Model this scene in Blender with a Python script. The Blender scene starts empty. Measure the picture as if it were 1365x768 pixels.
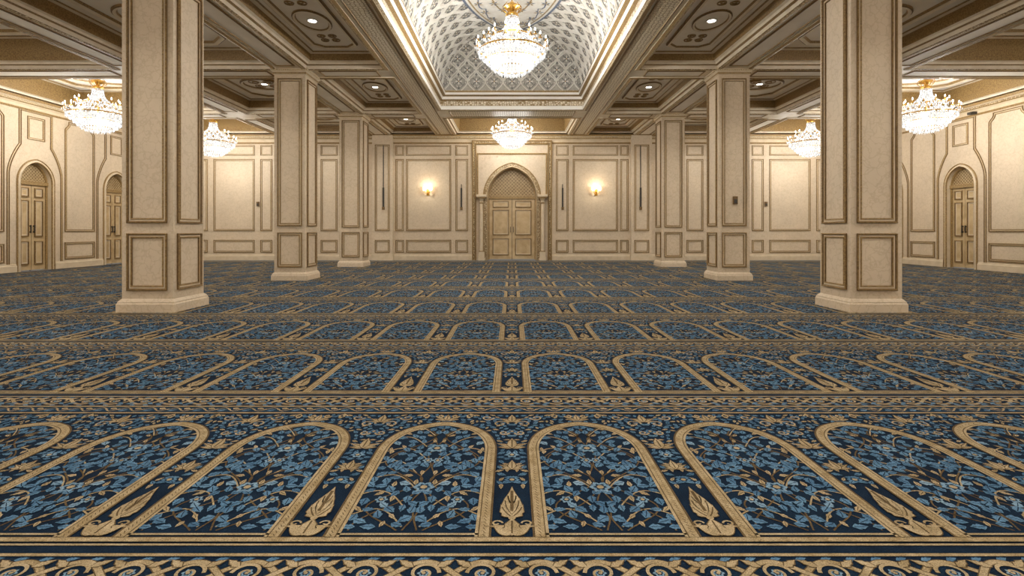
import bpy, math, random
from mathutils import Vector
random.seed(7)
scene = bpy.context.scene
pi = math.pi

# ------------------------------------------------------------ colour helpers
def lin(h):
    h = h.lstrip('#')
    r = []
    for i in (0, 2, 4):
        c = int(h[i:i+2], 16)/255
        r.append(c/12.92 if c <= .04045 else ((c+.055)/1.055)**2.4)
    return (r[0], r[1], r[2], 1)

def new_mat(name):
    m = bpy.data.materials.new(name); m.use_nodes = True
    nt = m.node_tree
    return m, nt, nt.nodes['Principled BSDF']

def surf(name, col, col2=None, rough=.6, scale=3, detail=4, lo=.35, hi=.65, metallic=0,
         bump=0, bscale=60, sheen=0, fine=0, fscale=400):
    m, nt, b = new_mat(name)
    N, L = nt.nodes, nt.links
    geo = N.new('ShaderNodeNewGeometry')
    c1 = lin(col); c2 = lin(col2) if col2 else c1
    nz = N.new('ShaderNodeTexNoise'); nz.inputs['Scale'].default_value = scale
    nz.inputs['Detail'].default_value = detail
    L.new(geo.outputs['Position'], nz.inputs['Vector'])
    rp = N.new('ShaderNodeValToRGB')
    rp.color_ramp.elements[0].position = lo; rp.color_ramp.elements[0].color = c1
    rp.color_ramp.elements[1].position = hi; rp.color_ramp.elements[1].color = c2
    L.new(nz.outputs['Fac'], rp.inputs['Fac'])
    out = rp.outputs['Color']
    if fine:
        n2 = N.new('ShaderNodeTexNoise'); n2.inputs['Scale'].default_value = fscale
        n2.inputs['Detail'].default_value = 2
        L.new(geo.outputs['Position'], n2.inputs['Vector'])
        mr = N.new('ShaderNodeMapRange')
        mr.inputs['From Min'].default_value = .3; mr.inputs['From Max'].default_value = .7
        mr.inputs['To Min'].default_value = 1-fine; mr.inputs['To Max'].default_value = 1+fine
        L.new(n2.outputs['Fac'], mr.inputs['Value'])
        vm = N.new('ShaderNodeVectorMath'); vm.operation = 'SCALE'
        L.new(out, vm.inputs[0]); L.new(mr.outputs[0], vm.inputs['Scale'])
        out = vm.outputs[0]
    L.new(out, b.inputs['Base Color'])
    b.inputs['Roughness'].default_value = rough
    b.inputs['Metallic'].default_value = metallic
    if rough >= 1: b.inputs['Specular IOR Level'].default_value = .1
    if sheen: b.inputs['Sheen Weight'].default_value = sheen
    if bump:
        n3 = N.new('ShaderNodeTexNoise'); n3.inputs['Scale'].default_value = bscale
        n3.inputs['Detail'].default_value = 3
        L.new(geo.outputs['Position'], n3.inputs['Vector'])
        bp = N.new('ShaderNodeBump'); bp.inputs['Strength'].default_value = bump
        bp.inputs['Distance'].default_value = .01
        L.new(n3.outputs['Fac'], bp.inputs['Height']); L.new(bp.outputs[0], b.inputs['Normal'])
    return m

def wallpaper(name, col, vein, rough=.6):
    """cream wall with faint crackled damask"""
    m, nt, b = new_mat(name)
    N, L = nt.nodes, nt.links
    geo = N.new('ShaderNodeNewGeometry')
    nz = N.new('ShaderNodeTexNoise'); nz.inputs['Scale'].default_value = 7; nz.inputs['Detail'].default_value = 5
    L.new(geo.outputs['Position'], nz.inputs['Vector'])
    mx = N.new('ShaderNodeVectorMath'); mx.operation = 'MULTIPLY_ADD'
    mx.inputs[1].default_value = (.3, .3, .3)
    L.new(nz.outputs['Color'], mx.inputs[0]); L.new(geo.outputs['Position'], mx.inputs[2])
    vo = N.new('ShaderNodeTexVoronoi'); vo.feature = 'DISTANCE_TO_EDGE'; vo.inputs['Scale'].default_value = 8
    L.new(mx.outputs[0], vo.inputs['Vector'])
    rp = N.new('ShaderNodeValToRGB')
    rp.color_ramp.elements[0].position = 0; rp.color_ramp.elements[0].color = lin(vein)
    rp.color_ramp.elements[1].position = .09; rp.color_ramp.elements[1].color = lin(col)
    L.new(vo.outputs['Distance'], rp.inputs['Fac'])
    n2 = N.new('ShaderNodeTexNoise'); n2.inputs['Scale'].default_value = 2.3; n2.inputs['Detail'].default_value = 8
    n2.inputs['Roughness'].default_value = .65
    L.new(geo.outputs['Position'], n2.inputs['Vector'])
    mr = N.new('ShaderNodeMapRange'); mr.inputs['To Min'].default_value = .93; mr.inputs['To Max'].default_value = 1.05
    mr.inputs['From Min'].default_value = .3; mr.inputs['From Max'].default_value = .7
    L.new(n2.outputs['Fac'], mr.inputs['Value'])
    vm = N.new('ShaderNodeVectorMath'); vm.operation = 'SCALE'
    L.new(rp.outputs['Color'], vm.inputs[0]); L.new(mr.outputs[0], vm.inputs['Scale'])
    L.new(vm.outputs[0], b.inputs['Base Color'])
    b.inputs['Roughness'].default_value = rough
    return m

def ornament(name, light, dark, scale=22, edge=.12):
    m, nt, b = new_mat(name)
    N, L = nt.nodes, nt.links
    geo = N.new('ShaderNodeNewGeometry')
    vo = N.new('ShaderNodeTexVoronoi'); vo.feature = 'DISTANCE_TO_EDGE'; vo.inputs['Scale'].default_value = scale
    vo.inputs['Randomness'].default_value = .45
    L.new(geo.outputs['Position'], vo.inputs['Vector'])
    rp = N.new('ShaderNodeValToRGB')
    rp.color_ramp.elements[0].position = edge*.4; rp.color_ramp.elements[0].color = lin(dark)
    rp.color_ramp.elements[1].position = edge*1.6; rp.color_ramp.elements[1].color = lin(light)
    L.new(vo.outputs['Distance'], rp.inputs['Fac'])
    L.new(rp.outputs['Color'], b.inputs['Base Color'])
    bp = N.new('ShaderNodeBump'); bp.inputs['Strength'].default_value = .7; bp.inputs['Distance'].default_value = .01
    L.new(vo.outputs['Distance'], bp.inputs['Height']); L.new(bp.outputs[0], b.inputs['Normal'])
    b.inputs['Roughness'].default_value = .5
    return m

def emis(name, col, strength):
    m, nt, b = new_mat(name)
    b.inputs['Base Color'].default_value = lin(col)
    b.inputs['Emission Color'].default_value = lin(col)
    b.inputs['Emission Strength'].default_value = strength
    return m

WALL = wallpaper('wall_plaster', '#d0bea4', '#c5b296')
COLM = wallpaper('column_plaster', '#cdba9f', '#c0ac90')
CREAM = surf('cream_trim', '#d4c3a8', '#c9b799', rough=.55, scale=6)
CTRIM = surf('ceiling_cream_trim', '#e6dac4', '#dccdb4', rough=.6, scale=6)
GILT = surf('gilt_trim', '#a88b58', '#7e623a', rough=.5, scale=45, bump=.5, bscale=90)
BRONZE = surf('bronze_line', '#7c5f36', '#614926', rough=.55, scale=30, bump=.4, bscale=80)
ORN = ornament('carved_ornament', '#d3c09c', '#806741', 26)
ORN2 = ornament('carved_band', '#e6dac2', '#957d56', 16, .1)
CEIL = surf('ceiling_paint', '#efe7da', '#e7ddcc', rough=.8, scale=2)
CEILW = surf('ceiling_white', '#f5f2ea', '#f0ebe2', rough=.8, scale=2)
VAULT = surf('vault_paint', '#a7a299', '#bbb6ac', rough=.7, scale=20)
VRIB = surf('vault_rib_cream', '#f1eee7', '#e6e1d7', rough=.7, scale=6)
VBLUE = surf('vault_motif_grey', '#85837f', '#706f6e', rough=.7, scale=12)
VTAN = surf('vault_motif_tan', '#bda77f', '#a1885e', rough=.6, scale=12)
VSLATE = surf('vault_medallion_slate', '#7f8899', '#6d7688', rough=.7, scale=12)
DOORM = surf('door_gilt_wood', '#c9b188', '#b59a70', rough=.45, scale=5)
DOORD = surf('tympanum_bronze', '#947a50', '#775e38', rough=.5, scale=14)
BRASS = surf('brass', '#d0a857', '#b08640', rough=.3, scale=20, metallic=.9)
DARK = surf('dark_metal', '#2e2a24', '#3a342c', rough=.5, scale=20)
BULB = emis('bulb_glow', '#fff8ec', 14)
BULBW = emis('warm_bulb_glow', '#ffe0b4', 6)
DLIGHT = emis('downlight_glow', '#fff8ea', 14)
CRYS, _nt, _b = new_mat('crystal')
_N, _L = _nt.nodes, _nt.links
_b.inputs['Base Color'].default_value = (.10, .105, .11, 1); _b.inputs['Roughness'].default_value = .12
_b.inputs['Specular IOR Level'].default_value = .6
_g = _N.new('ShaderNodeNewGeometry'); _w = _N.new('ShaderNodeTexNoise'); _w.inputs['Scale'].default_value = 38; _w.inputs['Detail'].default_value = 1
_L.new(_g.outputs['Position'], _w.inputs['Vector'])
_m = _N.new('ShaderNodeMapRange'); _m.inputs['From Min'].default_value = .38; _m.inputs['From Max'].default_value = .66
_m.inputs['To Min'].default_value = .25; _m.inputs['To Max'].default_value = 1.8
_L.new(_w.outputs['Fac'], _m.inputs['Value']); _L.new(_m.outputs[0], _b.inputs['Emission Strength'])  # emission varied by noise imitates the sparkle of lit crystal
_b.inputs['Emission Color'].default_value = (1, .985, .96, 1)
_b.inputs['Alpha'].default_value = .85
GLOW = emis('crystal_inner_glow', '#fff8ec', .8)  # emission added to the inner shells so the crystals look lit
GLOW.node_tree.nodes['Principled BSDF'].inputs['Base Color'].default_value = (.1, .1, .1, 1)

K = dict(fine=.42, fscale=240, rough=1, bump=.7, bscale=300)
NAVY = surf('carpet_navy', '#0e1c2c', '#132537', scale=9, **K)
TEAL = surf('carpet_deep_blue', '#1b3548', '#162c3f', scale=9, **K)
BLUE = surf('carpet_blue', '#5c7d96', '#43637e', scale=14, **K)
BLUEL = surf('carpet_light_blue', '#7d97a9', '#678499', scale=14, **K)
GOLD = surf('carpet_gold', '#ae9b7b', '#93805f', scale=14, **K)
GOLDB = surf('carpet_gold_band', '#a89574', '#8e7a58', scale=20, **K)
BROWN = surf('carpet_brown', '#655339', '#53432c', scale=14, **K)

# ------------------------------------------------------------ mesh builder
class MB:
    def __init__(s): s.v = []; s.f = []; s.m = []; s.mats = []
    def mi(s, mat):
        if mat not in s.mats: s.mats.append(mat)
        return s.mats.index(mat)
    def add(s, vs, fs, mat):
        o = len(s.v); s.v.extend([tuple(p) for p in vs]); i = s.mi(mat)
        for f in fs: s.f.append([o+k for k in f]); s.m.append(i)
    def obj(s, name, parent=None, loc=(0, 0, 0)):
        me = bpy.data.meshes.new(name); me.from_pydata(s.v, [], s.f)
        for m in s.mats: me.materials.append(m)
        me.polygons.foreach_set('material_index', s.m); me.update()
        o = bpy.data.objects.new(name, me); scene.collection.objects.link(o)
        o.location = loc
        if parent: o.parent = parent
        return o
    def box(s, x0, x1, y0, y1, z0, z1, mat):
        v = [(x, y, z) for z in (z0, z1) for y in (y0, y1) for x in (x0, x1)]
        s.add(v, [(0, 2, 3, 1), (4, 5, 7, 6), (0, 1, 5, 4), (2, 6, 7, 3), (0, 4, 6, 2), (1, 3, 7, 5)], mat)
    def quad(s, a, b, c, d, mat): s.add([a, b, c, d], [(0, 1, 2, 3)], mat)

class Pl:
    def __init__(s, O, U, V, N): s.O = Vector(O); s.U = Vector(U); s.V = Vector(V); s.N = Vector(N)
    def p(s, u, v, n=0): return s.O+s.U*u+s.V*v+s.N*n

def pbox(M, P, u0, u1, v0, v1, n0, n1, mat):
    v = [P.p(u, vv, n) for n in (n0, n1) for vv in (v0, v1) for u in (u0, u1)]
    M.add(v, [(0, 2, 3, 1), (4, 5, 7, 6), (0, 1, 5, 4), (2, 6, 7, 3), (0, 4, 6, 2), (1, 3, 7, 5)], mat)

def sweep(M, P, path, prof, mats, closed=True):
    n = len(path); pts = [Vector(p) for p in path]; mit = []
    for i in range(n):
        a = pts[i-1] if (closed or i > 0) else None
        b = pts[(i+1) % n] if (closed or i < n-1) else None
        d1 = (pts[i]-a).normalized() if a is not None else None
        d2 = (b-pts[i]).normalized() if b is not None else None
        if d1 is None: d1 = d2
        if d2 is None: d2 = d1
        n1 = Vector((-d1.y, d1.x)); n2 = Vector((-d2.y, d2.x))
        mm = n1+n2
        if mm.length < 1e-5: mm = n1.copy()
        mm.normalize(); c = max(.45, mm.dot(n1)); mit.append(mm/c)
    k = len(prof); vs = []
    for i in range(n):
        for t, h in prof:
            q = pts[i]+mit[i]*t; vs.append(P.p(q.x, q.y, h))
    segs = n if closed else n-1
    for j in range(k-1):
        mt = mats[j % len(mats)] if isinstance(mats, list) else mats
        M.add([vs[i*k+jj] for i in range(n) for jj in (j, j+1)],
              [(2*i, 2*((i+1) % n), 2*((i+1) % n)+1, 2*i+1) for i in range(segs)], mt)

def rect(x0, x1, y0, y1): return [(x0, y0), (x1, y0), (x1, y1), (x0, y1)]
def arch(w, spring, rise, base=0, uc=0, n=12, base_pts=True):
    c = max(0.0, (rise*rise-w*w)/(2*w)); R = w+c
    L = []
    a1 = math.asin(min(1, rise/R)) if rise < R else pi/2
    for i in range(n+1):
        a = a1*i/n
        L.append((uc+c-R*math.cos(a), spring+R*math.sin(a)*(rise/(R*math.sin(a1)))))
    Rr = [(2*uc-x, y) for x, y in reversed(L[:-1])]
    p = L+Rr
    if base_pts: p = [(uc-w, base)]+p+[(uc+w, base)]
    return p

FR = [(0, 0), (0, .022), (.014, .028), (.024, .010), (.042, .010), (.048, .020), (.060, .018), (.064, 0)]
FRM = [BRONZE, GILT, BRONZE, CREAM, GILT, GILT, BRONZE]
def frame(M, P, u0, u1, v0, v1, s=1, off=0):
    sweep(M, P, rect(u0, u1, v0, v1), [(t*s, h*s+off) for t, h in FR], FRM)

def lathe(M, prof, mat, seg=16, c=(0, 0, 0)):
    vs = [(c[0]+r*math.cos(2*pi*i/seg), c[1]+r*math.sin(2*pi*i/seg), c[2]+z) for r, z in prof for i in range(seg)]
    fs = [(j*seg+i, j*seg+(i+1) % seg, (j+1)*seg+(i+1) % seg, (j+1)*seg+i) for j in range(len(prof)-1) for i in range(seg)]
    M.add(vs, fs, mat)

def tube(M, pts, r, mat, seg=6):
    pts = [Vector(p) for p in pts]; vs = []
    for i, p in enumerate(pts):
        d = (pts[min(i+1, len(pts)-1)]-pts[max(i-1, 0)]).normalized()
        a = d.cross(Vector((0, 0, 1)))
        if a.length < 1e-3: a = d.cross(Vector((1, 0, 0)))
        a.normalize(); b = d.cross(a)
        rr = r[i] if isinstance(r, list) else r
        for k in range(seg):
            t = 2*pi*k/seg; vs.append(p+a*math.cos(t)*rr+b*math.sin(t)*rr)
    M.add(vs, [(i*seg+k, i*seg+(k+1) % seg, (i+1)*seg+(k+1) % seg, (i+1)*seg+k) for i in range(len(pts)-1) for k in range(seg)], mat)

def octa(M, c, r, h, mat, up=.5):
    x, y, z = c
    M.add([(x+r, y, z), (x, y+r, z), (x-r, y, z), (x, y-r, z), (x, y, z+h*up), (x, y, z-h*(1-up))],
          [(0, 1, 4), (1, 2, 4), (2, 3, 4), (3, 0, 4), (1, 0, 5), (2, 1, 5), (3, 2, 5), (0, 3, 5)], mat)

# ------------------------------------------------------------ dimensions
XW, YB, YF, HC = 12.0, 17.7, -5.0, 4.28
XY = Pl((0, 0, 0), (1, 0, 0), (0, 1, 0), (0, 0, 1))

# ------------------------------------------------------------ carpet
M = MB()
M.quad((-XW, YF, 0), (XW, YF, 0), (XW, YB, 0), (-XW, YB, 0), NAVY)
floor = M.obj('floor')

TW, TP = .687, 1.525
AH, ASP, ATOP = .272, .70, 1.035
T = MB()
def flat(pts, z): return [(p[0], p[1], z) for p in pts]
def ribbon(pts, w, z, mat, M=None):
    M = M or T; n = len(pts); vs = []
    for i in range(n):
        a = Vector(pts[max(0, i-1)]); b = Vector(pts[min(n-1, i+1)]); d = (b-a)
        if d.length < 1e-9: d = Vector((1, 0))
        d.normalize(); nn = Vector((-d.y, d.x)); ww = w(i/(n-1)) if callable(w) else w
        p = Vector(pts[i]); vs += [p+nn*ww/2, p-nn*ww/2]
    M.add(flat(vs, z), [(2*i, 2*i+1, 2*i+3, 2*i+2) for i in range(n-1)], mat)
def leaf(x, y, ang, ln, wd, mat, z=.0024, out=None, vein=None, ser=.22, bend=0.):
    def shape(ln, wd, z, mat, o=0):
        n = 8; vs = []
        for i in range(n+1):
            t = i/n; w = wd/2*math.sin(pi*t**.75)*(1+ser*math.cos(6*pi*t)) if 0 < i < n else wd*.03
            px = -o+ln*t; py = bend*ln*(t*t)
            for sg in (1, -1):
                qx, qy = px, py+sg*w
                vs.append((x+qx*math.cos(ang)-qy*math.sin(ang), y+qx*math.sin(ang)+qy*math.cos(ang)))
        T.add(flat(vs, z), [(2*i, 2*i+1, 2*i+3, 2*i+2) for i in range(n)], mat)
    if out: shape(ln+.008, wd+.008, z-.0003, out, .003)
    shape(ln, wd, z, mat)
    if vein:
        ribbon([(x+math.cos(ang)*ln*t-math.sin(ang)*bend*ln*t*t, y+math.sin(ang)*ln*t+math.cos(ang)*bend*ln*t*t) for t in (.1, .35, .6, .85)], ln*.06, z+.0002, vein)
def disc(x, y, r, z, mat, lob=0, n=16):
    vs = [(x, y)]
    for i in range(n):
        a = 2*pi*i/n; rr = r*(1+(.22*math.cos(lob*a) if lob else 0))
        vs.append((x+rr*math.cos(a), y+rr*math.sin(a)))
    T.add(flat(vs, z), [(0, i+1, (i+1) % n+1) for i in range(n)], mat)
def rosette(x, y, r, m1, m2):
    disc(x, y, r, .0026, m1, 6, 24); disc(x, y, r*.62, .0029, TEAL, 6, 24); disc(x, y, r*.38, .0032, m2, 0, 10)
def arch_in(x, y, o=0):
    w = AH-o
    if abs(x) > w or y < .03+o: return False
    if y <= ASP: return True
    k = (y-ASP)/(ATOP-o-ASP)
    return k < 1 and (abs(x)/w)**2.15+k**2.0 < 1
def arch_line(o):
    w = AH-o; h = ATOP-o-ASP; b = .012
    pts = [(-w, b), (-w, .25), (-w, .5), (-w, ASP)]
    for i in range(1, 28):
        a = pi*i/28
        cx, sx = math.cos(a), math.sin(a)
        pts.append((-math.copysign(abs(cx)**.93, cx)*w, ASP+h*sx+.012*max(0, 1-abs(a-pi/2)*3)))
    pts += [(w, ASP), (w, .5), (w, .25), (w, b)]
    return pts
def vine(pts, w=.008, mat=BROWN, z=.0014):
    for s in (1, -1): ribbon([(s*p[0], p[1]) for p in pts], w, z, mat)
def inside(pts, o=.03):
    seg = []; out = []
    for p in pts:
        if arch_in(p[0], p[1], o): seg.append(p)
        else:
            if len(seg) > 2: out.append(seg)
            seg = []
    if len(seg) > 2: out.append(seg)
    return out
stems = [[(.115+.09*math.sin(y*2*pi/.52+.6), y) for y in [.05+.02*i for i in range(49)]],
         [(.10-.085*math.sin(y*2*pi/.40+1.3), y) for y in [.05+.02*i for i in range(49)]],
         [(.015+.012*math.sin(y*2*pi/.2), y) for y in [.05+.02*i for i in range(49)]]]
for k in range(7):
    x0, y0 = .03+.02*(k % 2), .09+.13*k
    stems.append([(x0+.19*t, y0+.07*math.sin(t*pi)+.08*t) for t in [i/10 for i in range(11)]])
for st in stems:
    for sg in inside(st): vine(sg, .0062, BROWN if len(sg) > 14 else GOLDB)
def poisson(x0, x1, y0, y1, r, ok, tries=5000):
    L = []
    for _ in range(tries):
        p = (random.uniform(x0, x1), random.uniform(y0, y1))
        if ok(*p) and all((p[0]-q[0])**2+(p[1]-q[1])**2 > r*r for q in L): L.append(p)
    return L
F = poisson(.012, AH, .05, ATOP, .0385, lambda x, y: arch_in(x, y, .060))
for i, (x, y) in enumerate(F):
    a = random.uniform(0, 2*pi); r = random.random()
    ln = random.uniform(.042, .056); wd = ln*random.uniform(.56, .74)
    x2 = x-math.cos(a)*ln/2; y2 = y-math.sin(a)*ln/2
    b = random.uniform(-.3, .3)
    for s in (1, -1):
        aa = a if s > 0 else pi-a
        if r < .58: leaf(s*x2, y2, aa, ln, wd, BLUE, vein=NAVY, bend=b*s)
        elif r < .70: leaf(s*x2, y2, aa, ln, wd, BLUEL, vein=TEAL, bend=b*s)
        elif r < .94: leaf(s*x2, y2, aa, ln*.8, wd*.6, GOLD, vein=BROWN, bend=b*s)
        else: rosette(s*x, y, .021, BLUEL, GOLD)
rosette(0, .36, .036, BLUEL, GOLD); rosette(0, .72, .036, BLUEL, GOLD)
ribbon(arch_line(.002), .010, .0034, BROWN)
ribbon(arch_line(.021), .032, .0036, GOLDB)
ribbon(arch_line(.039), .004, .0038, BROWN)
ribbon(arch_line(.046), .010, .0036, GOLD)
# twisted-cord accent down the middle of the arch band
al = arch_line(.021)
for (x0, y0), (x1, y1) in zip(al[:-1], al[1:]):
    d = math.hypot(x1-x0, y1-y0); n = max(1, int(d/.018))
    for k in range(n):
        t = (k+.5)/n; a = math.atan2(y1-y0, x1-x0)+.6
        cx, cy = x0+(x1-x0)*t, y0+(y1-y0)*t
        ribbon([(cx-.008*math.cos(a), cy-.008*math.sin(a)), (cx+.008*math.cos(a), cy+.008*math.sin(a))], .0028, .0039, BROWN)
ribbon([(-AH+.04, .046), (AH-.04, .046)], .010, .0036, GOLD)
hw = TW/2
def line(y, w, mat, z=.0036): ribbon([(-hw, y), (hw, y)], w, z, mat)
line(.014, .022, GOLDB, .0048); line(.028, .005, BROWN)
line(1.180, .014, GOLDB); line(1.191, .005, BROWN)
line(1.285, .016, GOLDB); line(1.297, .005, BROWN)
line(1.462, .014, GOLDB); line(1.488, .034, NAVY, .003); line(1.514, .010, GOLD)
T.add(flat([(-hw, 1.19), (hw, 1.19), (hw, 1.28), (-hw, 1.28)], .0007), [(0, 1, 2, 3)], TEAL)
T.add(flat([(-hw, 1.295), (hw, 1.295), (hw, 1.46), (-hw, 1.46)], .0007), [(0, 1, 2, 3)], NAVY)
for i in range(10):
    x = -hw+TW*(i+.5)/10
    leaf(x-.022, 1.215+.045*(i % 2), .45*(1 if i % 2 == 0 else -1), .052, .026, GOLD if i % 2 else BLUE, vein=BROWN)
    disc(x+.034, 1.240, .008, .0026, GOLD)
ribbon([(-hw+TW*i/40, 1.24+.026*math.sin(2*pi*i/8)) for i in range(41)], .007, .0016, GOLDB)
for ph, mt, z in ((0, GOLD, .0030), (pi, GOLDB, .0026)):
    ribbon([(-hw+TW*i/64, 1.378+.052*math.sin(2*pi*i/32+ph)) for i in range(65)], .017, z, mt)
    ribbon([(-hw+TW*i/64, 1.378+.052*math.sin(2*pi*i/32+ph)) for i in range(65)], .023, z-.0003, BROWN)
for i in range(4):
    cx = -hw+TW*(i+.5)/4; s = 1 if i % 2 == 0 else -1
    sp = []
    for k in range(26):
        a = k/25*2.9*pi; r = .046*(1-k/29)
        sp.append((cx+r*math.cos(a)*s, 1.378+r*math.sin(a)*.95))
    ribbon(sp, lambda t: .012*(1-.5*t), .0034, GOLD)
    rosette(cx, 1.378, .016, BLUEL, GOLD)
    for dx, dy, an in ((.06, .045, .6), (-.06, -.045, pi+.6), (.06, -.045, -.6), (-.06, .045, pi-.6)):
        leaf(cx+dx*.6, 1.378+dy*.6, an, .055, .022, GOLD if dy > 0 else BLUE, z=.0036, out=BROWN)
for i in range(9):
    x = -hw+TW*(i+.5)/9
    leaf(x-.02, 1.437, .3, .04, .018, BLUE, z=.0022); leaf(x-.02, 1.318, -.3, .04, .018, BLUE, z=.0022)
def outside(x, y):
    if y < .36 or (y < .42 and abs(x) > hw-.02): return False
    w = AH+.018
    if abs(x) < w:
        if y <= ASP: return False
        k = (y-ASP)/(ATOP+.018-ASP)
        return (abs(x)/w)**2.15+k**2 > 1
    return True
S = poisson(.01, hw-.012, .36, 1.155, .027, outside)
for i, (x, y) in enumerate(S):
    a = random.uniform(0, 2*pi); r = random.random(); ln = random.uniform(.030, .042)
    for s in (1, -1):
        aa = a if s > 0 else pi-a
        xx, yy = s*x-math.cos(aa)*ln/2, y-math.sin(aa)*ln/2
        if r < .70: leaf(xx, yy, aa, ln, ln*.52, BLUE, vein=NAVY)
        else: leaf(xx, yy, aa, ln, ln*.42, GOLD, vein=BROWN)
for s in (1, -1):
    for cx, cy, r0, dr in ((.285, 1.02, .040, 1), (.215, 1.105, .034, -1), (.12, 1.130, .026, 1), (.04, 1.130, .022, -1), (.305, .90, .026, -1)):
        ribbon([(s*(cx+r0*(1-k/24)*math.cos(dr*k*.42)), cy+r0*(1-k/24)*math.sin(dr*k*.42)) for k in range(20)],
               lambda t: .010*(1-.4*t), .0032, GOLD)
def fan(x, y, L, W, specs, z=.0040, out=BROWN):
    for k, (an, l, w, b, dy) in enumerate(specs):
        for s in ((1, -1) if an else (1,)):
            leaf(x, y+dy, pi/2-s*an, L*l, W*w, GOLD, z=z+(.0003 if an == 0 else -.0001*k), out=out, vein=BROWN, ser=.10, bend=b*s)
def flame(x, y, k=1.0):
    """acanthus finial: flared foot, knot, leafy top"""
    for s in (1, -1):
        leaf(x+s*.006*k, y+.004, pi/2-s*1.12, .085*k, .030*k, GOLD, z=.0041, out=BROWN, ser=0, bend=s*.45)
        leaf(x+s*.004*k, y+.034*k, pi/2-s*.80, .070*k, .024*k, GOLD, z=.0040, out=BROWN, ser=0, bend=-s*.55)
        ribbon([(x+s*(.052*k-.020*k*(1-j/16)*math.cos(j*.5)), y+.072*k+.018*k*(1-j/16)*math.sin(j*.5)) for j in range(13)], .007*k, .0042, GOLDB)
    leaf(x, y+.002, pi/2, .10*k, .056*k, GOLD, z=.0043, out=BROWN, vein=BROWN, ser=.15)
    disc(x, y+.105*k, .013*k, .0045, GOLDB, 0, 12)
    # leafy plume: overlapping lobed leaves climbing a central stalk
    for j, (dy, l, w, an) in enumerate(((.11, .085, .040, .75), (.15, .085, .040, .60), (.19, .075, .036, .48))):
        for s in (1, -1):
            leaf(x, y+dy*k, pi/2-s*an, l*k, w*k, GOLD, z=.0039+.0001*j, out=BROWN, vein=BROWN, ser=.2, bend=s*.3)
    leaf(x, y+.13*k, pi/2, .19*k, .042*k, GOLD, z=.0043, out=BROWN, vein=BROWN, ser=.12)
flame(hw, .036, 1.0)
def bud(x, y, k):
    fan(x, y, .09*k, .035*k, [(0, 1.0, 1, 0, 0), (.55, .75, .7, -.4, 0), (1.1, .55, .6, -.3, 0)], .0038)
bud(hw, 1.045, 1.1); bud(0, 1.065, .9); bud(hw, .72, 1.2); bud(hw, .51, .9)
rosette(hw, .42, .026, BLUE, GOLD); rosette(hw, .65, .024, BLUEL, GOLD); rosette(hw, .92, .022, BLUE, GOLD)
tile = T.obj('pattern_tile')
pv = []
for r in range(-4, 10):
    for c in range(-17, 17):
        pv.append((TW*(c+.5), 1.655+TP*r, .0006))
me = bpy.data.meshes.new('prayer_carpet'); me.from_pydata(pv, [], [])
carpet = bpy.data.objects.new('prayer_carpet', me); scene.collection.objects.link(carpet)
carpet.instance_type = 'VERTS'; tile.parent = carpet
M = MB()
for x in (-11.84, 11.84):
    M.box(x-.13, x+.11, YF+.05, YB-.2, 0, .004, TEAL); M.box(x-.10, x-.07, YF+.05, YB-.2, 0, .005, GOLDB); M.box(x+.06, x+.09, YF+.05, YB-.2, 0, .005, GOLDB)
for i in range(5):
    y = 16.97+.13*i
    M.box(-11.7, 11.7, y, y+.05, 0, .005, GOLDB if i % 2 == 0 else BLUE)
M.obj('carpet_border')

# ------------------------------------------------------------ column
def make_column():
    M = MB(); s = .315; P = XY
    M.box(-s, s, -s, s, 0, HC, COLM)
    sq = rect(-s, s, -s, s)
    sweep(M, P, sq, [(-.045, 0), (-.045, .10), (-.035, .115), (-.035, .13), (-.012, .155), (0, .165)], COLM)
    sweep(M, P, sq, [(0, HC-.13), (-.02, HC-.11), (-.02, HC-.08), (-.05, HC-.05), (-.07, HC-.03), (-.07, HC)], [CREAM, GILT, CREAM, ORN, CREAM])
    for k in range(4):
        a = k*pi/2; n = Vector((math.sin(a), -math.cos(a), 0)); u = Vector((math.cos(a), math.sin(a), 0))
        Q = Pl(n*s, u, (0, 0, 1), n)
        for v0, v1 in ((.27, .97), (1.10, HC-.2)):
            frame(M, Q, -.245, .245, v0, v1, .95)
            e = .245-.007; L = []
            q = v0+.007
            while q < v1-.007: L += [(-e, q), (e, q)]; q += .022
            q = -e
            while q < e: L += [(q, v0+.007), (q, v1-.007)]; q += .022
            for (x, z) in L:
                r = .011
                M.add([Q.p(x-r, z-r*.6, .022), Q.p(x+r*.6, z-r, .022), Q.p(x+r, z+r*.6, .022), Q.p(x-r*.6, z+r, .022), Q.p(x, z, .040)],
                      [(0, 1, 4), (1, 2, 4), (2, 3, 4), (3, 0, 4)], GILT)
    return M
colmesh = None
for y in (6.685, 10.765, 14.715, 2.6):
    for x in (-4.485, 4.485):
        if colmesh is None:
            o = make_column().obj('column'); colmesh = o.data
        else:
            o = bpy.data.objects.new('column', colmesh); scene.collection.objects.link(o)
        o.location = (x, y, 0)

# ------------------------------------------------------------ walls
def wall(M, P, u0, u1, H, ops):
    cur = u0
    for uc, w, sp, ri, dp in sorted(ops):
        M.quad(P.p(cur, 0), P.p(uc-w, 0), P.p(uc-w, H), P.p(cur, H), WALL)
        A = arch(w, sp, ri, 0, uc, base_pts=False)
        for a, b in zip(A[:-1], A[1:]):
            M.quad(P.p(*a), P.p(*b), P.p(b[0], H), P.p(a[0], H), WALL)
        full = [(uc-w, 0)]+A+[(uc+w, 0)]
        for a, b in zip(full[:-1], full[1:]):
            M.quad(P.p(a[0], a[1], 0), P.p(b[0], b[1], 0), P.p(b[0], b[1], -dp-.04), P.p(a[0], a[1], -dp-.04), CREAM)
        cur = uc+w
    M.quad(P.p(cur, 0), P.p(u1, 0), P.p(u1, H), P.p(cur, H), WALL)

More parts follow.
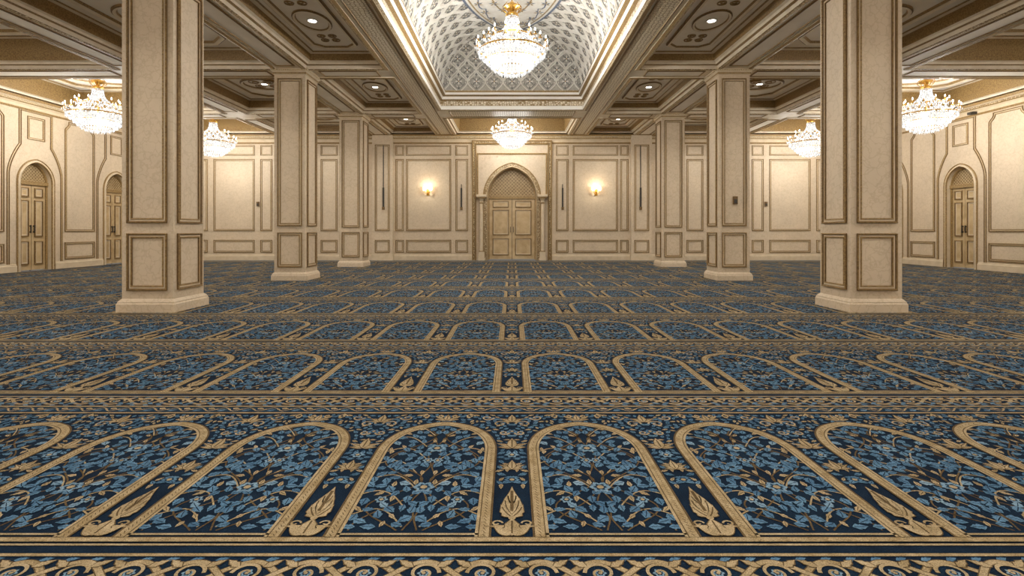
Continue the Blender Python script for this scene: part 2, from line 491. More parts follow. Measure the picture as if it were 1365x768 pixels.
def lattice(M, P, inside_fn, u0, u1, v0, v1, st, n, mat, w=.012):
    def rib(a, b):
        a = Vector(a); b = Vector(b); d = (b-a).normalized(); q = Vector((-d.y, d.x))*w/2
        M.add([P.p(*(a+q), n), P.p(*(a-q), n), P.p(*(b-q), n), P.p(*(b+q), n)], [(0, 1, 2, 3)], mat)
    u = u0
    while u < u1:
        v = v0
        while v < v1:
            cs = [(u, v), (u+st, v), (u+st/2, v+st/2), (u, v+st), (u+st, v+st)]
            for c in (0, 1, 3, 4):
                if inside_fn(*cs[2]) and inside_fn(*cs[c]): rib(cs[2], cs[c])
            if inside_fn(*cs[2]):
                r = st*.2; c = cs[2]
                M.add([P.p(c[0]-r, c[1], n), P.p(c[0], c[1]-r, n), P.p(c[0]+r, c[1], n), P.p(c[0], c[1]+r, n), P.p(c[0], c[1], n+.02)],
                      [(0, 1, 4), (1, 2, 4), (2, 3, 4), (3, 0, 4)], mat)
            v += st
        u += st

def in_arch(uc, w, sp, ri):
    c = max(0, (ri*ri-w*w)/(2*w)); R = w+c
    def f(u, v):
        if v < sp: return False
        x = abs(u-uc); return (x+c)**2+(v-sp)**2 < (R-.02)**2
    return f

def door(name, P, uc, w, sp, ri, dp, portal=False):
    M = MB(); n = -dp
    for s in (-1, 1):
        u0, u1 = (uc-w+.05, uc-.008) if s < 0 else (uc+.008, uc+w-.05)
        pbox(M, P, u0, u1, .02, sp-.05, n-.03, n+.02, DOORM)
        m = .07 if w < .6 else .1
        for v0, v1 in ((.15, .75), (.85, sp*.80), (sp*.80+.07, sp-.13)):
            sweep(M, P, rect(u0+m, u1-m, v0, v1), [(0, n+.02), (0, n+.045), (.02, n+.05), (.03, n+.03), (.045, n+.04), (.06, n+.028)], [BRONZE, GILT, BRONZE, CREAM, CREAM])
            M.quad(P.p(u0+m, v0, n+.027), P.p(u1-m, v0, n+.027), P.p(u1-m, v1, n+.027), P.p(u0+m, v1, n+.027), DOORM)
        hx = uc+s*.05
        pbox(M, P, hx-.01, hx+.01, .95, 1.15, n+.05, n+.07, DARK); pbox(M, P, hx-.01, hx+.01, .96, .99, n+.02, n+.06, DARK); pbox(M, P, hx-.01, hx+.01, 1.11, 1.14, n+.02, n+.06, DARK)
    pbox(M, P, uc-.008, uc+.008, 0, sp-.05, n-.02, n+.005, DARK)
    for s in (-1, 1):
        a, b = sorted((uc+s*w, uc+s*(w-.05))); pbox(M, P, a, b, 0, sp, n-.02, n+.05, GILT)
    pbox(M, P, uc-w, uc+w, sp-.06, sp+.03, n-.02, n+.07, GILT)
    A = arch(w, sp, ri, 0, uc, base_pts=False)
    c = P.p(uc, sp, n)
    M.add([c]+[P.p(a, b, n) for a, b in A], [(0, i+1, i+2) for i in range(len(A)-1)], DOORD)
    lattice(M, P, in_arch(uc, w, sp+.03, ri), uc-w, uc+w, sp+.03, sp+ri, .12 if w > .6 else .085, n+.015, DOORM, .018)
    sweep(M, P, arch(w-.002, sp, ri, sp, uc, base_pts=False), [(0, n), (0, n+.05), (-.04, n+.05), (-.05, n)], GILT, closed=False)
    cw = .09 if not portal else .16
    sweep(M, P, arch(w, sp, ri, 0, uc), [(0, 0), (0, .03), (.015, .04), (.03, .02), (cw-.03, .02), (cw-.015, .04), (cw, .03), (cw, 0)],
          [GILT, GILT, CREAM, ORN if portal else CREAM, GILT, GILT, GILT], closed=False)
    if portal:
        for s in (-1, 1):
            x = uc+s*1.04
            pbox(M, P, x-.10, x+.10, 0, .28, 0, .16, CREAM); pbox(M, P, x-.12, x+.12, 0, .08, 0, .18, CREAM)
            cpt = P.p(x, 0, .08)
            lathe(M, [(.085, .28), (.085, .31), (.06, .34), (.058, 1.2), (.055, 1.95), (.075, 1.99), (.06, 2.02), (.1, 2.12)], CREAM, 16, cpt)
            lathe(M, [(.088, .30), (.092, .315), (.088, .33)], GILT, 16, cpt); lathe(M, [(.06, 1.93), (.08, 1.95), (.06, 1.97)], GILT, 16, cpt)
            pbox(M, P, x-.14, x+.14, 2.10, 2.16, 0, .2, GILT); pbox(M, P, x-.17, x+.17, 2.16, 2.24, 0, .23, CREAM)
        sweep(M, P, [(uc-1.20, 2.24), (uc-1.20, 3.66), (uc+1.20, 3.66), (uc+1.20, 2.24)], [(0, 0), (0, .04), (-.02, .05), (-.05, .03), (-.05, 0)], [GILT], closed=False)
        sweep(M, P, [(uc-1.22, 0), (uc-1.22, 3.95), (uc+1.22, 3.95), (uc+1.22, 0)],
              [(0, 0), (0, .07), (.03, .09), (.05, .06), (.10, .06), (.12, .10), (.14, .08), (.15, 0)], [GILT, GILT, BRONZE, ORN, GILT, GILT, CREAM], closed=False)
        for s in (-1, 1):
            for cx, cy, r0 in ((1.00, 3.47, .13), (.78, 3.52, .08), (1.06, 3.15, .07), (.5, 3.56, .05)):
                pts = [(uc+s*(cx+r0*(1-k/26)*math.cos(k*.45)), cy+r0*(1-k/26)*math.sin(k*.45)) for k in range(22)]
                sweep(M, P, pts, [(-.008, 0), (-.004, .015), (.004, .015), (.008, 0)], CREAM, closed=False)
    return M.obj(name)

PB = Pl((0, YB, 0), (1, 0, 0), (0, 0, 1), (0, -1, 0))
PL = Pl((-XW, 0, 0), (0, 1, 0), (0, 0, 1), (1, 0, 0))
PR = Pl((XW, 0, 0), (0, 1, 0), (0, 0, 1), (-1, 0, 0))
PF = Pl((0, YF, 0), (1, 0, 0), (0, 0, 1), (0, 1, 0))
CROWN = [(-.30, 0), (-.30, .02), (-.27, .035), (-.25, .02), (-.18, .02), (-.14, .05), (-.12, .08), (-.08, .09), (-.06, .13), (0, .15)]
CROWNM = [GILT, GILT, GILT, CREAM, CREAM, GILT, ORN, CREAM, GILT]
BASE = [(.20, 0), (.19, .02), (.165, .02), (.15, .035), (0, .035)]
def hsweep(M, P, u0, u1, v, prof, mats):
    k = len(prof)
    for j in range(k-1):
        a, b = prof[j], prof[j+1]
        M.quad(P.p(u0, v+a[0], a[1]), P.p(u1, v+a[0], a[1]), P.p(u1, v+b[0], b[1]), P.p(u0, v+b[0], b[1]), mats[j % len(mats)])

M = MB(); dw, dsp, dri = .83, 2.18, 1.00
wall(M, PB, -XW, XW, 4.95, [(0, dw, dsp, dri, .38)])
for s in (-1, 1):
    a, b = sorted((s*4.05, s*4.75)); pbox(M, PB, a, b, 0, HC, 0, .14, WALL)
M.obj('wall_back')
M = MB()
for s in (-1, 1):
    for a, b in ((1.50, 1.93), (2.08, 3.62), (3.70, 3.98), (5.0, 5.8), (5.97, 6.54), (6.75, 8.0), (8.2, 8.6), (8.8, 10.2), (10.4, 11.8)):
        u0, u1 = sorted((s*a, s*b)); k = 1.0
        frame(M, PB, u0, u1, .26, .70, k); frame(M, PB, u0, u1, 1.0, 3.46, k); frame(M, PB, u0, u1, 3.58, 3.93, .8)
    Q = Pl((0, YB-.14, 0), (1, 0, 0), (0, 0, 1), (0, -1, 0))
    u0, u1 = sorted((s*4.15, s*4.65))
    frame(M, Q, u0, u1, .26, .70); frame(M, Q, u0, u1, 1.0, 3.93)
M.obj('trim_1')
M = MB()
for a, b in ((-12, -4.75), (-4.05, -1.37), (1.37, 4.05), (4.75, 12)):
    hsweep(M, PB, a, b, 0, BASE, [CREAM])
for s in (-1, 1):
    u0, u1 = sorted((s*4.05, s*4.75)); pbox(M, PB, u0-.02, u1+.02, 0, .2, 0, .17, CREAM)
M.obj('baseboard_back')
M = MB()
hsweep(M, PB, -12, 12, HC, CROWN, CROWNM)
hsweep(M, PL, YF, YB, HC, CROWN, CROWNM); hsweep(M, PR, YF, YB, HC, CROWN, CROWNM)
M.obj('trim_2')
door('door_1', PB, 0, dw, dsp, dri, .38, True)

def ogee_panel(u0, u1, v0, v1, r=.28):
    p = [(u0, v0), (u1, v0), (u1, v1-2*r)]
    for i in range(1, 9):
        t = i/8; p.append((u1-r*(.5-.5*math.cos(pi*t)), v1-2*r+1.5*r*t))
    p.append((u1-r, v1)); p.append((u0+r, v1))
    for i in range(8, 0, -1):
        t = i/8; p.append((u0+r*(.5-.5*math.cos(pi*t)), v1-2*r+1.5*r*t))
    p.append((u0, v1-2*r))
    return p
def bottle(d, w0, w1, z0, z1, z2, top):
    """door surround: wide round the door, S-curved shoulders, narrow neck up to the cornice"""
    p = [(d-w0, z0), (d-w0, z1)]
    S = [(w0-(w0-w1)*(t*t*(3-2*t)), z1+(z2-z1)*math.sin(t*pi/2)**1.2) for t in [k/12 for k in range(1, 13)]]
    p += [(d-x, z) for x, z in S]
    p += [(d-w1, top), (d+w1, top)]
    p += [(d+x, z) for x, z in reversed(S)]
    p += [(d+w0, z1), (d+w0, z0)]
    return p
LD = [2.45, 5.1, 7.75, 10.4, 13.05, 15.7]; RD = [3.25, 5.9, 8.55, 11.2, 13.85, 16.4]
OSW, OSS, OSR = .43, 2.22, .50
for nm, P, ds in (('left', PL, LD), ('right', PR, RD)):
    M = MB(); wall(M, P, YF, YB, 4.95, [(d, OSW, OSS, OSR, .14) for d in ds]); M.obj('wall_'+nm)
    M = MB()
    edges = [YF+.3]+[e for d in ds for e in (d-OSW-.40, d+OSW+.40)]+[YB-.15]
    for a, b in zip(edges[::2], edges[1::2]):
        if b-a < .3: continue
        frame(M, P, a, b, .24, .70)
        if b-a > .8:
            sweep(M, P, ogee_panel(a, b, .98, 3.95, .12), FR, FRM)
        else: frame(M, P, a, b, .98, 3.95)
    for d in ds:
        frame(M, P, d-.24, d+.24, 3.28, 3.86, .9)
        sweep(M, P, bottle(d, .70, .40, .2, 2.40, 3.12, 3.95), [(t, h) for t, h in FR], FRM, closed=False)
    M.obj('trim_3' if nm == 'left' else 'trim_4')
    M = MB()
    e2 = [YF]+[e for d in ds for e in (d-OSW-.10, d+OSW+.10)]+[YB]
    for a, b in zip(e2[::2], e2[1::2]): hsweep(M, P, a, b, 0, BASE, [CREAM])
    M.obj('baseboard_'+nm)
dn = 2
for P, ds in ((PL, LD), (PR, RD)):
    for d in ds:
        door('door_%d' % dn, P, d, OSW, OSS, OSR, .14); dn += 1
M = MB(); wall(M, PF, -XW, XW, 4.95, []);
for i in range(12):
    frame(M, PF, -11.8+2*i, -10.2+2*i, .26, .70); frame(M, PF, -11.8+2*i, -10.2+2*i, 1.0, 3.9)
M.obj('wall_front')

# ------------------------------------------------------------ ceiling
C = MB()
rows = [(-5.0, -1.75), (-1.05, 2.25), (2.95, 6.33), (7.04, 10.41), (11.12, 14.36), (15.07, 17.7)]
colsx = [(2.6, 4.13), (4.84, 7.35), (8.05, 12.0)]
def coffer(x0, x1, y0, y1, z, mat, big=False):
    prof = [(-.10, HC), (-.10, HC-.02), (-.05, HC-.035), (0, HC-.02), (0, HC+.05), (.05, HC+.06), (.06, HC+.10), (.11, HC+.115), (.13, z-.03), (.2, z-.02), (.22, z)]
    sweep(C, XY, rect(x0, x1, y0, y1), prof, [CTRIM, GILT, ORN, CTRIM, GILT, CTRIM, CTRIM, GILT, CTRIM, GILT])
    C.quad((x0, y0, z), (x1, y0, z), (x1, y1, z), (x0, y1, z), mat)
def octo(x0, x1, y0, y1, c): return [(x0+c, y0), (x1-c, y0), (x1, y0+c), (x1, y1-c), (x1-c, y1), (x0+c, y1), (x0, y1-c), (x0, y0+c)]
def cmould(path, z, s=1, m=None):
    sweep(C, XY, path, [(0, z), (0, z-.03*s), (.02*s, z-.045*s), (.05*s, z-.03*s), (.07*s, z-.03*s), (.09*s, z)], m or [GILT, BRONZE, CTRIM, CTRIM, GILT])
def ellip(cx, cy, a, b, n=40): return [(cx+a*math.cos(2*pi*i/n), cy+b*math.sin(2*pi*i/n)) for i in range(n)]
def scrollwork(cx, cy, z, r, n=4):
    for k in range(n):
        a0 = 2*pi*k/n+pi/4
        for sg in (1, -1):
            pts = []
            for j in range(14):
                rr = r*.34*(1-j/18); a = a0+sg*j*.5
                pts.append((cx+r*.55*math.cos(a0)+rr*math.cos(a), cy+r*.55*math.sin(a0)+rr*math.sin(a)))
            sweep(C, XY, pts, [(-.01, z), (-.004, z-.018), (.004, z-.018), (.01, z)], GILT, closed=False)
DL = []
for y0, y1 in rows:
    for s in (-1, 1):
        for ci, (a, b) in enumerate(colsx):
            x0, x1 = sorted((s*a, s*b)); cx, cy = (x0+x1)/2, (y0+y1)/2
            if ci == 0:
                coffer(x0, x1, y0, y1, 4.55, CEIL)
                cmould(octo(x0+.32, x1-.32, y0+.4, y1-.4, .2), 4.55)
                cmould(ellip(cx, cy, .30, .45, 24), 4.55, .7)
                for q in (-1, 1): scrollwork(cx, cy+q*.78, 4.55, .24)
                DL.append((cx, cy, 4.55))
            elif ci == 1:
                coffer(x0, x1, y0, y1, 4.62, CEIL)
                cmould(octo(x0+.45, x1-.45, y0+.45, y1-.45, .35), 4.62, 1.3)
                cmould(ellip(cx, cy, .55, .5), 4.62)
                scrollwork(cx, cy, 4.62, .42)
                DL.append((cx, cy, 4.62))
            else:
                coffer(x0, x1, y0, y1, 4.85, CEILW)
                cmould(octo(x0+.5, x1-.5, y0+.4, y1-.4, .4), 4.85, 1.6)
                cmould(ellip(cx, cy, 1.15, .9), 4.85, 1.3)
def soffit(x0, x1, y0, y1, orn=False):
    C.quad((x0, y0, HC), (x1, y0, HC), (x1, y1, HC), (x0, y1, HC), CTRIM)
    w = min(x1-x0, y1-y0)
    if w > .5 and max(x1-x0, y1-y0) > 1:
        r = rect(x0+.17, x1-.17, y0+.17, y1-.17)
        sweep(C, XY, r, [(0, HC), (0, HC-.018), (.02, HC-.022), (.03, HC-.008)], [GILT, BRONZE, GILT])
        C.quad((x0+.20, y0+.20, HC-.008), (x1-.20, y0+.20, HC-.008), (x1-.20, y1-.20, HC-.008), (x0+.20, y1-.20, HC-.008), ORN2 if orn else CEIL)
for (a0, a1), (b0, b1) in zip(rows[:-1], rows[1:]):
    for s in (-1, 1):
        for a, b in colsx:
            x0, x1 = sorted((s*a, s*b)); soffit(x0, x1, a1, b0)
        for a, b in ((4.13, 4.84), (7.35, 8.05)):
            x0, x1 = sorted((s*a, s*b)); C.quad((x0, a1, HC), (x1, a1, HC), (x1, b0, HC), (x0, b0, HC), CTRIM)
for y0, y1 in rows:
    for s in (-1, 1):
        for a, b in ((4.13, 4.84), (7.35, 8.05)):
            x0, x1 = sorted((s*a, s*b)); soffit(x0, x1, y0, y1)
for s in (-1, 1):
    x0, x1 = sorted((s*1.9, s*2.6)); soffit(x0, x1, YF, YB, True)
V0, V1, VX, Z0, VR, VH = 4.9, 13.9, 1.9, 4.72, 1.4, 1.25
for y0, y1 in ((3.9, V0), (V1, 15.0), (YF, -4.2)): soffit(-1.9, 1.9, y0, y1, True)
coffer(-1.9, 1.9, -4.2, 3.9, 4.85, CEILW); cmould(ellip(0, -.1, 1.4, 3.2), 4.85, 1.5)
coffer(-1.9, 1.9, 15.0, 17.7, 4.85, CEILW)
for a, b, k in ((1.45, .98, 1.8), (1.15, .74, 1.2), (.5, .32, 1)): cmould(ellip(0, 16.3, a, b, 48), 4.85, k)
sweep(C, XY, rect(-VX, VX, V0, V1), [(-.12, HC), (-.12, HC-.025), (-.05, HC-.045), (0, HC-.02), (0, HC+.08), (-.03, HC+.10), (-.03, HC+.22), (.03, HC+.25), (.05, HC+.32), (.12, HC+.35), (.13, Z0-.03), (.13, Z0), (0, Z0)],
      [CREAM, GILT, ORN, CEILW, GILT, ORN2, GILT, CEILW, GILT, CEILW, GILT, CEILW])
def vz(e): e = min(1, max(0, e/VR)); return Z0+VH*math.sqrt(max(0, 1-(1-e)**2))
ring = []
for i in range(19):
    a = pi/2*i/18; e = VR*(1-math.cos(a)); z = Z0+VH*math.sin(a)
    ring.append([(-VX+e, V0+e, z), (VX-e, V0+e, z), (VX-e, V1-e, z), (-VX+e, V1-e, z)])
for r0, r1 in zip(ring[:-1], ring[1:]):
    for k in range(4): C.quad(r0[k], r0[(k+1) % 4], r1[(k+1) % 4], r1[k], VAULT)
C.quad(*ring[-1], VAULT)
cobj = C.obj('ceiling')
G = MB()
sides = [((-VX, V0), (1, 0), (0, 1), 2*VX), ((VX, V0), (0, 1), (-1, 0), V1-V0), ((VX, V1), (-1, 0), (0, -1), 2*VX), ((-VX, V1), (0, -1), (1, 0), V1-V0)]
AL = 2.08
def vp(side, s, q, off=.012):
    o, d, n, L = side; a = min(pi/2, max(0, q/AL*pi/2)); e = VR*(1-math.cos(a))
    ok = (e-.01 <= s <= L-e+.01) and 0 <= q <= AL
    ca, sa = math.cos(a), math.sin(a)
    x = o[0]+d[0]*s+n[0]*(e+off*ca); y = o[1]+d[1]*s+n[1]*(e+off*ca); z = Z0+VH*sa-off*sa
    return ok, (x, y, z)
def vpoly(side, pts, mat, off=.012):
    r = [vp(side, s, q, off) for s, q in pts]
    if all(k[0] for k in r): G.add([k[1] for k in r], [tuple(range(len(r)))], mat)
def vrib(side, pts, w, mat, off=.012):
    for a, b in zip(pts[:-1], pts[1:]):
        a = Vector(a); b = Vector(b); d = (b-a).normalized(); n = Vector((-d.y, d.x))*w/2
        rr = [vp(side, *(a+n), .0), vp(side, *(a+n*.5), off), vp(side, *(a-n*.5), off), vp(side, *(a-n), .0),
              vp(side, *(b+n), .0), vp(side, *(b+n*.5), off), vp(side, *(b-n*.5), off), vp(side, *(b-n), .0)]
        if all(k[0] for k in rr): G.add([k[1] for k in rr], [(0, 1, 5, 4), (1, 2, 6, 5), (2, 3, 7, 6)], mat)
def vleaf(side, x, y, ang, ln, wd, mat, off=.015):
    L = [(0, 0), (.3, .42), (.6, .5), (1, 0), (.6, -.5), (.3, -.42)]
    vpoly(side, [(x+ln*a*math.cos(ang)-wd*b*math.sin(ang), y+ln*a*math.sin(ang)+wd*b*math.cos(ang)) for a, b in L], mat, off)
CW_, CH_ = .46, .62
for sd in sides:
    L = sd[3]; n = int(round(L/CW_)); cw = L/n
    j = 0; q = CH_/2
    while q < AL+CH_/2:
        for i in range(n+1):
            s = cw*(i+(.5 if j % 2 else 0))
            for sg in (1, -1):
                o = []; o2 = []
                for k in range(13):
                    t = k/12; ww = cw*.5*(math.sin(pi*t)**1.15)
                    o.append((s+sg*ww, q-CH_/2+CH_*t)); o2.append((s+sg*ww*.70, q-CH_*.35+CH_*.70*t))
                vrib(sd, o, .040, VRIB, .045)
                vrib(sd, o2, .016, VBLUE, .016)
                # carved arabesque: paired curls at head and foot plus side leaves
                for dy in (1, -1):
                    cl = [(s+sg*(.045-.03*(1-k/12)*math.cos(k*.55)), q+dy*(.135+.03*(1-k/12)*math.sin(k*.55))) for k in range(10)]
                    vrib(sd, cl, .012, VRIB, .022)
                    vleaf(sd, s+sg*.05, q+dy*.05, (pi/2-sg*.9)*dy, .075, .034, VBLUE, .02)
                vleaf(sd, s+sg*.175, q, pi/2, .07, .022, VRIB, .02); vleaf(sd, s+sg*.175, q, -pi/2, .07, .022, VRIB, .02)
            for k in range(8):
                a = k*pi/4; vleaf(sd, s, q, a, .085 if k % 2 else .10, .036, VRIB if k % 2 == 0 else VBLUE, .024)
            vpoly(sd, [(s+.022*math.cos(t), q+.022*math.sin(t)) for t in [k*pi/3 for k in range(6)]], VTAN, .03)
            for dy in (1, -1): vleaf(sd, s, q+dy*.12, dy*pi/2, .11, .035, VBLUE, .02)
        q += CH_/2; j += 1
    vrib(sd, [(L*k/60, .035) for k in range(61)], .05, VTAN, .02)
for cx, cy, dx, dy in ((-VX, V0, 1, 1), (VX, V0, -1, 1), (VX, V1, -1, -1), (-VX, V1, 1, -1)):
    pts = []
    for i in range(15):
        a = pi/2*i/14; e = VR*(1-math.cos(a)); pts.append((cx+dx*e, cy+dy*e, Z0+VH*math.sin(a)-.01))
    tube(G, pts, .028, VRIB, 6)
def el_ring(a, b, w, mat, off, lob=0, la=0, n=96):
    vs = []
    for i in range(n):
        t = 2*pi*i/n; k = 1+(la*abs(math.sin(lob*t)) if lob else 0)
        for q in (0, w):
            x = (a+q)*k*math.cos(t); y = 9.4+(b+q)*k*math.sin(t)
            vs.append((x, y, vz(min(VX-abs(x), y-V0, V1-y))-off))
    G.add(vs, [(2*i, 2*i+1, 2*((i+1) % n)+1, 2*((i+1) % n)) for i in range(n)], mat)
for k in range(12):
    a0, a1 = 1.12*k/12, 1.12*(k+1)/12; b0, b1 = 3.25*k/12, 3.25*(k+1)/12
    vs = []
    for i in range(64):
        t = 2*pi*i/64
        for a, b in ((a0, b0), (a1, b1)):
            x = a*math.cos(t); y = 9.4+b*math.sin(t); vs.append((x, y, vz(min(VX-abs(x), y-V0, V1-y))-.055))
    G.add(vs, [(2*i, 2*i+1, 2*((i+1) % 64)+1, 2*((i+1) % 64)) for i in range(64)], VRIB)
el_ring(1.10, 3.22, .05, VSLATE, .065); el_ring(1.02, 3.12, .035, VTAN, .065); el_ring(.80, 2.85, .03, VSLATE, .065, 12, .10); el_ring(.55, 2.3, .04, VTAN, .065); el_ring(.3, 1.2, .03, VSLATE, .065, 6, .15)
for rr, cnt in ((.90, 30), (.66, 20), (.42, 14)):
    for i in range(cnt):
        t = 2*pi*i/cnt; x, y = rr*math.cos(t), 9.4+3.3*rr*math.sin(t)
        z = vz(min(VX-abs(x), y-V0, V1-y))-.07
        for k in range(6):
            a = t+k*pi/3; l = .13
            G.add([(x, y, z), (x+l*.5*math.cos(a+.3), y+l*.5*math.sin(a+.3), z), (x+l*math.cos(a), y+l*math.sin(a), z), (x+l*.5*math.cos(a-.3), y+l*.5*math.sin(a-.3), z)], [(0, 1, 2, 3)], VSLATE if k % 2 else VTAN)
G.obj('trim_5')

# ------------------------------------------------------------ chandelier
def build_ch():
    M = MB()
    lathe(M, [(0, 1.34), (.03, 1.33), (.05, 1.29), (.12, 1.27), (.15, 1.23), (.10, 1.20), (.04, 1.18), (.045, 1.14), (.11, 1.11), (.12, 1.08), (.10, 1.06)], BRASS, 20)
    tube(M, [(0, 0, 1.2), (0, 0, .1)], .022, BRASS, 8)
    for i in range(8):
        a = 2*pi*i/8; pts = []
        for k in range(8):
            t = k/7; r = .06+.11*math.sin(t*pi*.8); pts.append((r*math.cos(a), r*math.sin(a), 1.10+.19*t))
        tube(M, pts, .008, BRASS, 5)
    def string(r0, z0, r1, z1, n, a, sag, rb=.012, lh=.03):
        for k in range(n):
            t = k/(n-1); r = r0+(r1-r0)*t+sag*math.sin(pi*t); z = z0+(z1-z0)*t-abs(sag)*.6*math.sin(pi*t)
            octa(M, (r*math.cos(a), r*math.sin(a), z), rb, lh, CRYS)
    for i in range(36):
        a = 2*pi*i/36; string(.11, 1.07, .34, .70, 16, a, -.07)
    def torus(r, z, t, mat, seg=32): lathe(M, [(r+t*math.cos(q), z+t*math.sin(q)) for q in [2*pi*k/6 for k in range(7)]], mat, seg)
    torus(.11, 1.07, .012, BRASS); torus(.37, .68, .014, BRASS); torus(.58, .44, .016, BRASS); torus(.44, .28, .01, BRASS); torus(.30, .12, .01, BRASS)
    for r, z, n, ln, w in ((.37, .66, 36, .10, .014), (.60, .43, 60, .12, .017), (.53, .36, 52, .11, .017), (.46, .29, 46, .11, .017), (.39, .22, 40, .11, .017), (.32, .15, 34, .10, .017), (.24, .09, 26, .09, .016), (.14, .05, 16, .07, .014)):
        for i in range(n):
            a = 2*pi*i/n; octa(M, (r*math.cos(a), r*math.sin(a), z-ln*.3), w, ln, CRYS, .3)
    for i in range(40):
        a = 2*pi*i/40; string(.37, .66, .58, .45, 9, a, -.05, .011, .028)
    octa(M, (0, 0, .02), .04, .09, CRYS, .5)
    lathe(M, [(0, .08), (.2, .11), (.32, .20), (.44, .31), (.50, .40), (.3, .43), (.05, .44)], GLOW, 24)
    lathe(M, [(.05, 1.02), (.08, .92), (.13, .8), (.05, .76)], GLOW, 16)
    def candle(a, r, z):
        x, y = r*math.cos(a), r*math.sin(a)
        pts = [((.08+(r-.08)*t)*math.cos(a), (.08+(r-.08)*t)*math.sin(a), z-.03-.09*math.sin(pi*t)) for t in [k/8 for k in range(9)]]
        tube(M, pts, .009, CRYS, 5)
        lathe(M, [(.008, z-.03), (.03, z-.005), (.035, z+.005), (.012, z+.01)], BRASS, 8, (x, y, 0))
        lathe(M, [(.011, z), (.011, z+.06), (0, z+.06)], BRASS, 6, (x, y, 0))
        lathe(M, [(.004, z+.06), (.013, z+.075), (.012, z+.09), (.004, z+.115), (0, z+.12)], BULB, 8, (x, y, 0))
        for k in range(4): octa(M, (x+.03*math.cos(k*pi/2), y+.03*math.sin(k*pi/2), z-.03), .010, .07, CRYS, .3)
    for i in range(18): candle(2*pi*i/18, .64, .53)
    for i in range(12): candle(2*pi*(i+.5)/12, .43, .71)
    return M
chm = build_ch()
cmesh = None
LC = (1, .965, .91)
def chandelier(x, y, zb, zc, watts):
    global cmesh
    e = bpy.data.objects.new('chandelier', None); scene.collection.objects.link(e); e.location = (x, y, zb)
    if cmesh is None:
        o = chm.obj('crystal_body'); cmesh = o.data
    else:
        o = bpy.data.objects.new('crystal_body', cmesh); scene.collection.objects.link(o)
    o.parent = e
    R = MB(); top = zc-zb
    n = max(2, int((top-1.33)/.05))
    tube(R, [(0, 0, 1.3), (0, 0, top)], .012, BRASS, 6)
    for k in range(n): octa(R, (0, 0, 1.34+(top-1.36)*k/n), .022, .04, BRASS)
    lathe(R, [(.012, top-.09), (.05, top-.06), (.11, top-.03), (.13, top), (0, top)], BRASS, 16)
    R.obj('chain_and_canopy', parent=e)
    for i in range(7):
        low = i < 4  # low lamps have no candle; added beside the bowl to brighten the ceiling
        a = 2*pi*(i+.5)/4 if low else 2*pi*(i+.25)/3
        ld = bpy.data.lights.new('candle_and_fill_light', 'POINT'); ld.energy = watts*(.15 if low else .133); ld.color = LC; ld.shadow_soft_size = .03
        lo = bpy.data.objects.new('candle_and_fill_light', ld); scene.collection.objects.link(lo); lo.parent = e
        lo.location = (.46*math.cos(a), .46*math.sin(a), .10) if low else (.69*math.cos(a), .69*math.sin(a), .60)
W = 310
chandelier(0, 9.4, 3.83, Z0+VH-.05, W*1.35)
chandelier(0, 16.3, 3.60, 4.85, W*.45)
chandelier(0, .6, 3.5, 4.85, W*1.3)
for s in (-1, 1):
    chandelier(s*10.0, 12.5, 3.37, 4.85, W*.8)
    chandelier(s*9.35, 16.2, 3.33, 4.85, W*.45)
    chandelier(s*10.0, 4.6, 3.37, 4.85, W*1.1)
    chandelier(s*10.0, -2, 3.37, 4.85, W*1.1)

# ------------------------------------------------------------ downlights
first = None
for (x, y, z) in DL:
    M = MB()
    if first is None:
        lathe(M, [(.095, 0), (.095, -.012), (.07, -.014), (.065, 0), (.065, .0)], CEILW, 20)
        lathe(M, [(.066, -.004), (0, -.004)], DLIGHT, 20)
        o = M.obj('downlight'); first = o.data
    else:
        o = bpy.data.objects.new('downlight', first); scene.collection.objects.link(o)
    o.location = (x, y, z)
    ld = bpy.data.lights.new('downlight_beam', 'SPOT'); ld.energy = 135; ld.color = LC
    ld.spot_size = 2.3; ld.spot_blend = .8; ld.shadow_soft_size = .06
    lo = bpy.data.objects.new('downlight_beam', ld); scene.collection.objects.link(lo); lo.parent = o; lo.location = (0, 0, -.03)

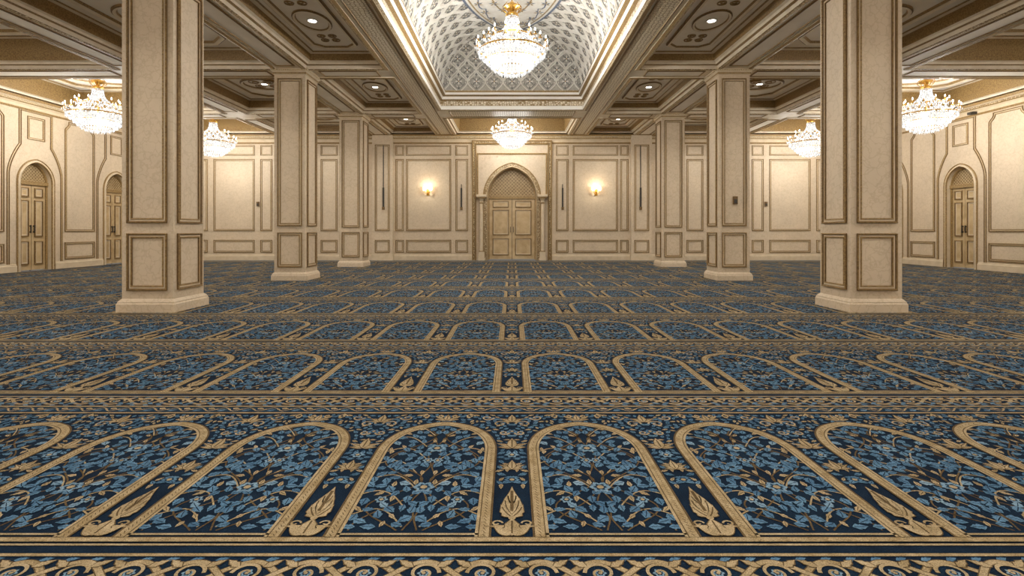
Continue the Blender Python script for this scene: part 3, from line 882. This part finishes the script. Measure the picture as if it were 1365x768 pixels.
# ------------------------------------------------------------ sconces & wall fittings
for s in (-1, 1):
    M = MB(); x = s*2.87; P = PB; z = 2.38
    pbox(M, P, x-.05, x+.05, z-.17, z+.05, 0, .02, BRASS)
    lathe(M, [(0, -.03), (.03, -.02), (.035, .0), (.02, .02), (0, .03)], BRASS, 12, P.p(x, z-.06, .03))
    for k in (-1, 1):
        pts = [P.p(x+k*.11*t, z-.06-.05*math.sin(pi*t)+.02*t, .03+.08*t) for t in [i/8 for i in range(9)]]
        tube(M, pts, .008, BRASS, 6)
        c = P.p(x+k*.11, z-.04, .11)
        lathe(M, [(.01, 0), (.035, .01), (.02, .02), (.012, .03)], BRASS, 12, c)
        lathe(M, [(.025, .02), (.05, .06), (.055, .12), (.04, .17)], BULBW, 14, c)
    o = M.obj('wall_sconce')
    ld = bpy.data.lights.new('sconce_light', 'POINT'); ld.energy = 9; ld.color = (1, .89, .72); ld.shadow_soft_size = .05
    lo = bpy.data.objects.new('sconce_light', ld); scene.collection.objects.link(lo); lo.parent = o; lo.location = P.p(x, z+.12, .25)
for x, z0, z1, dp in ((-4.36, 1.72, 3.9, .14), (4.36, 1.72, 3.9, .14), (-1.73, 1.72, 2.6, 0), (1.73, 1.72, 2.6, 0)):
    M = MB()
    Q = Pl((0, YB-dp, 0), (1, 0, 0), (0, 0, 1), (0, -1, 0))
    pbox(M, Q, x-.012, x+.012, z0+.3, z1, 0, .02, DARK)
    pbox(M, Q, x-.028, x+.028, z0, z0+.75, 0, .035, DARK); pbox(M, Q, x-.04, x+.04, z0, z0+.10, 0, .05, BRONZE)
    M.obj('wall_pull_rod')
for P, x, z in ((PB, 8.68, 1.92), (PB, -8.68, 1.92), (Pl((0, 10.45, 0), (1, 0, 0), (0, 0, 1), (0, -1, 0)), 4.50, 1.62)):
    M = MB(); pbox(M, P, x-.045, x+.045, z-.08, z+.08, 0, .035, BRONZE); pbox(M, P, x-.03, x+.03, z-.06, z+.02, .035, .045, DARK)
    M.obj('wall_switch')
M = MB(); M.box(11.78, 11.9, 13.3, 13.40, 4.00, 4.06, DARK); M.box(11.88, 12, 13.33, 13.37, 4.01, 4.08, DARK); M.obj('security_camera')

# ------------------------------------------------------------ world, camera
w = bpy.data.worlds.new('World'); scene.world = w; w.use_nodes = True
w.node_tree.nodes['Background'].inputs[0].default_value = (.9, .85, .78, 1); w.node_tree.nodes['Background'].inputs[1].default_value = .2
cam = bpy.data.cameras.new('camera'); co = bpy.data.objects.new('camera', cam); scene.collection.objects.link(co)
co.location = (0, 0, 1); co.rotation_euler = (pi/2, 0, 0)
cam.sensor_width = 36; cam.lens = 36*690/1365; cam.shift_y = -76/1365; cam.clip_start = .05
scene.camera = co
scene.view_settings.view_transform = 'Standard'
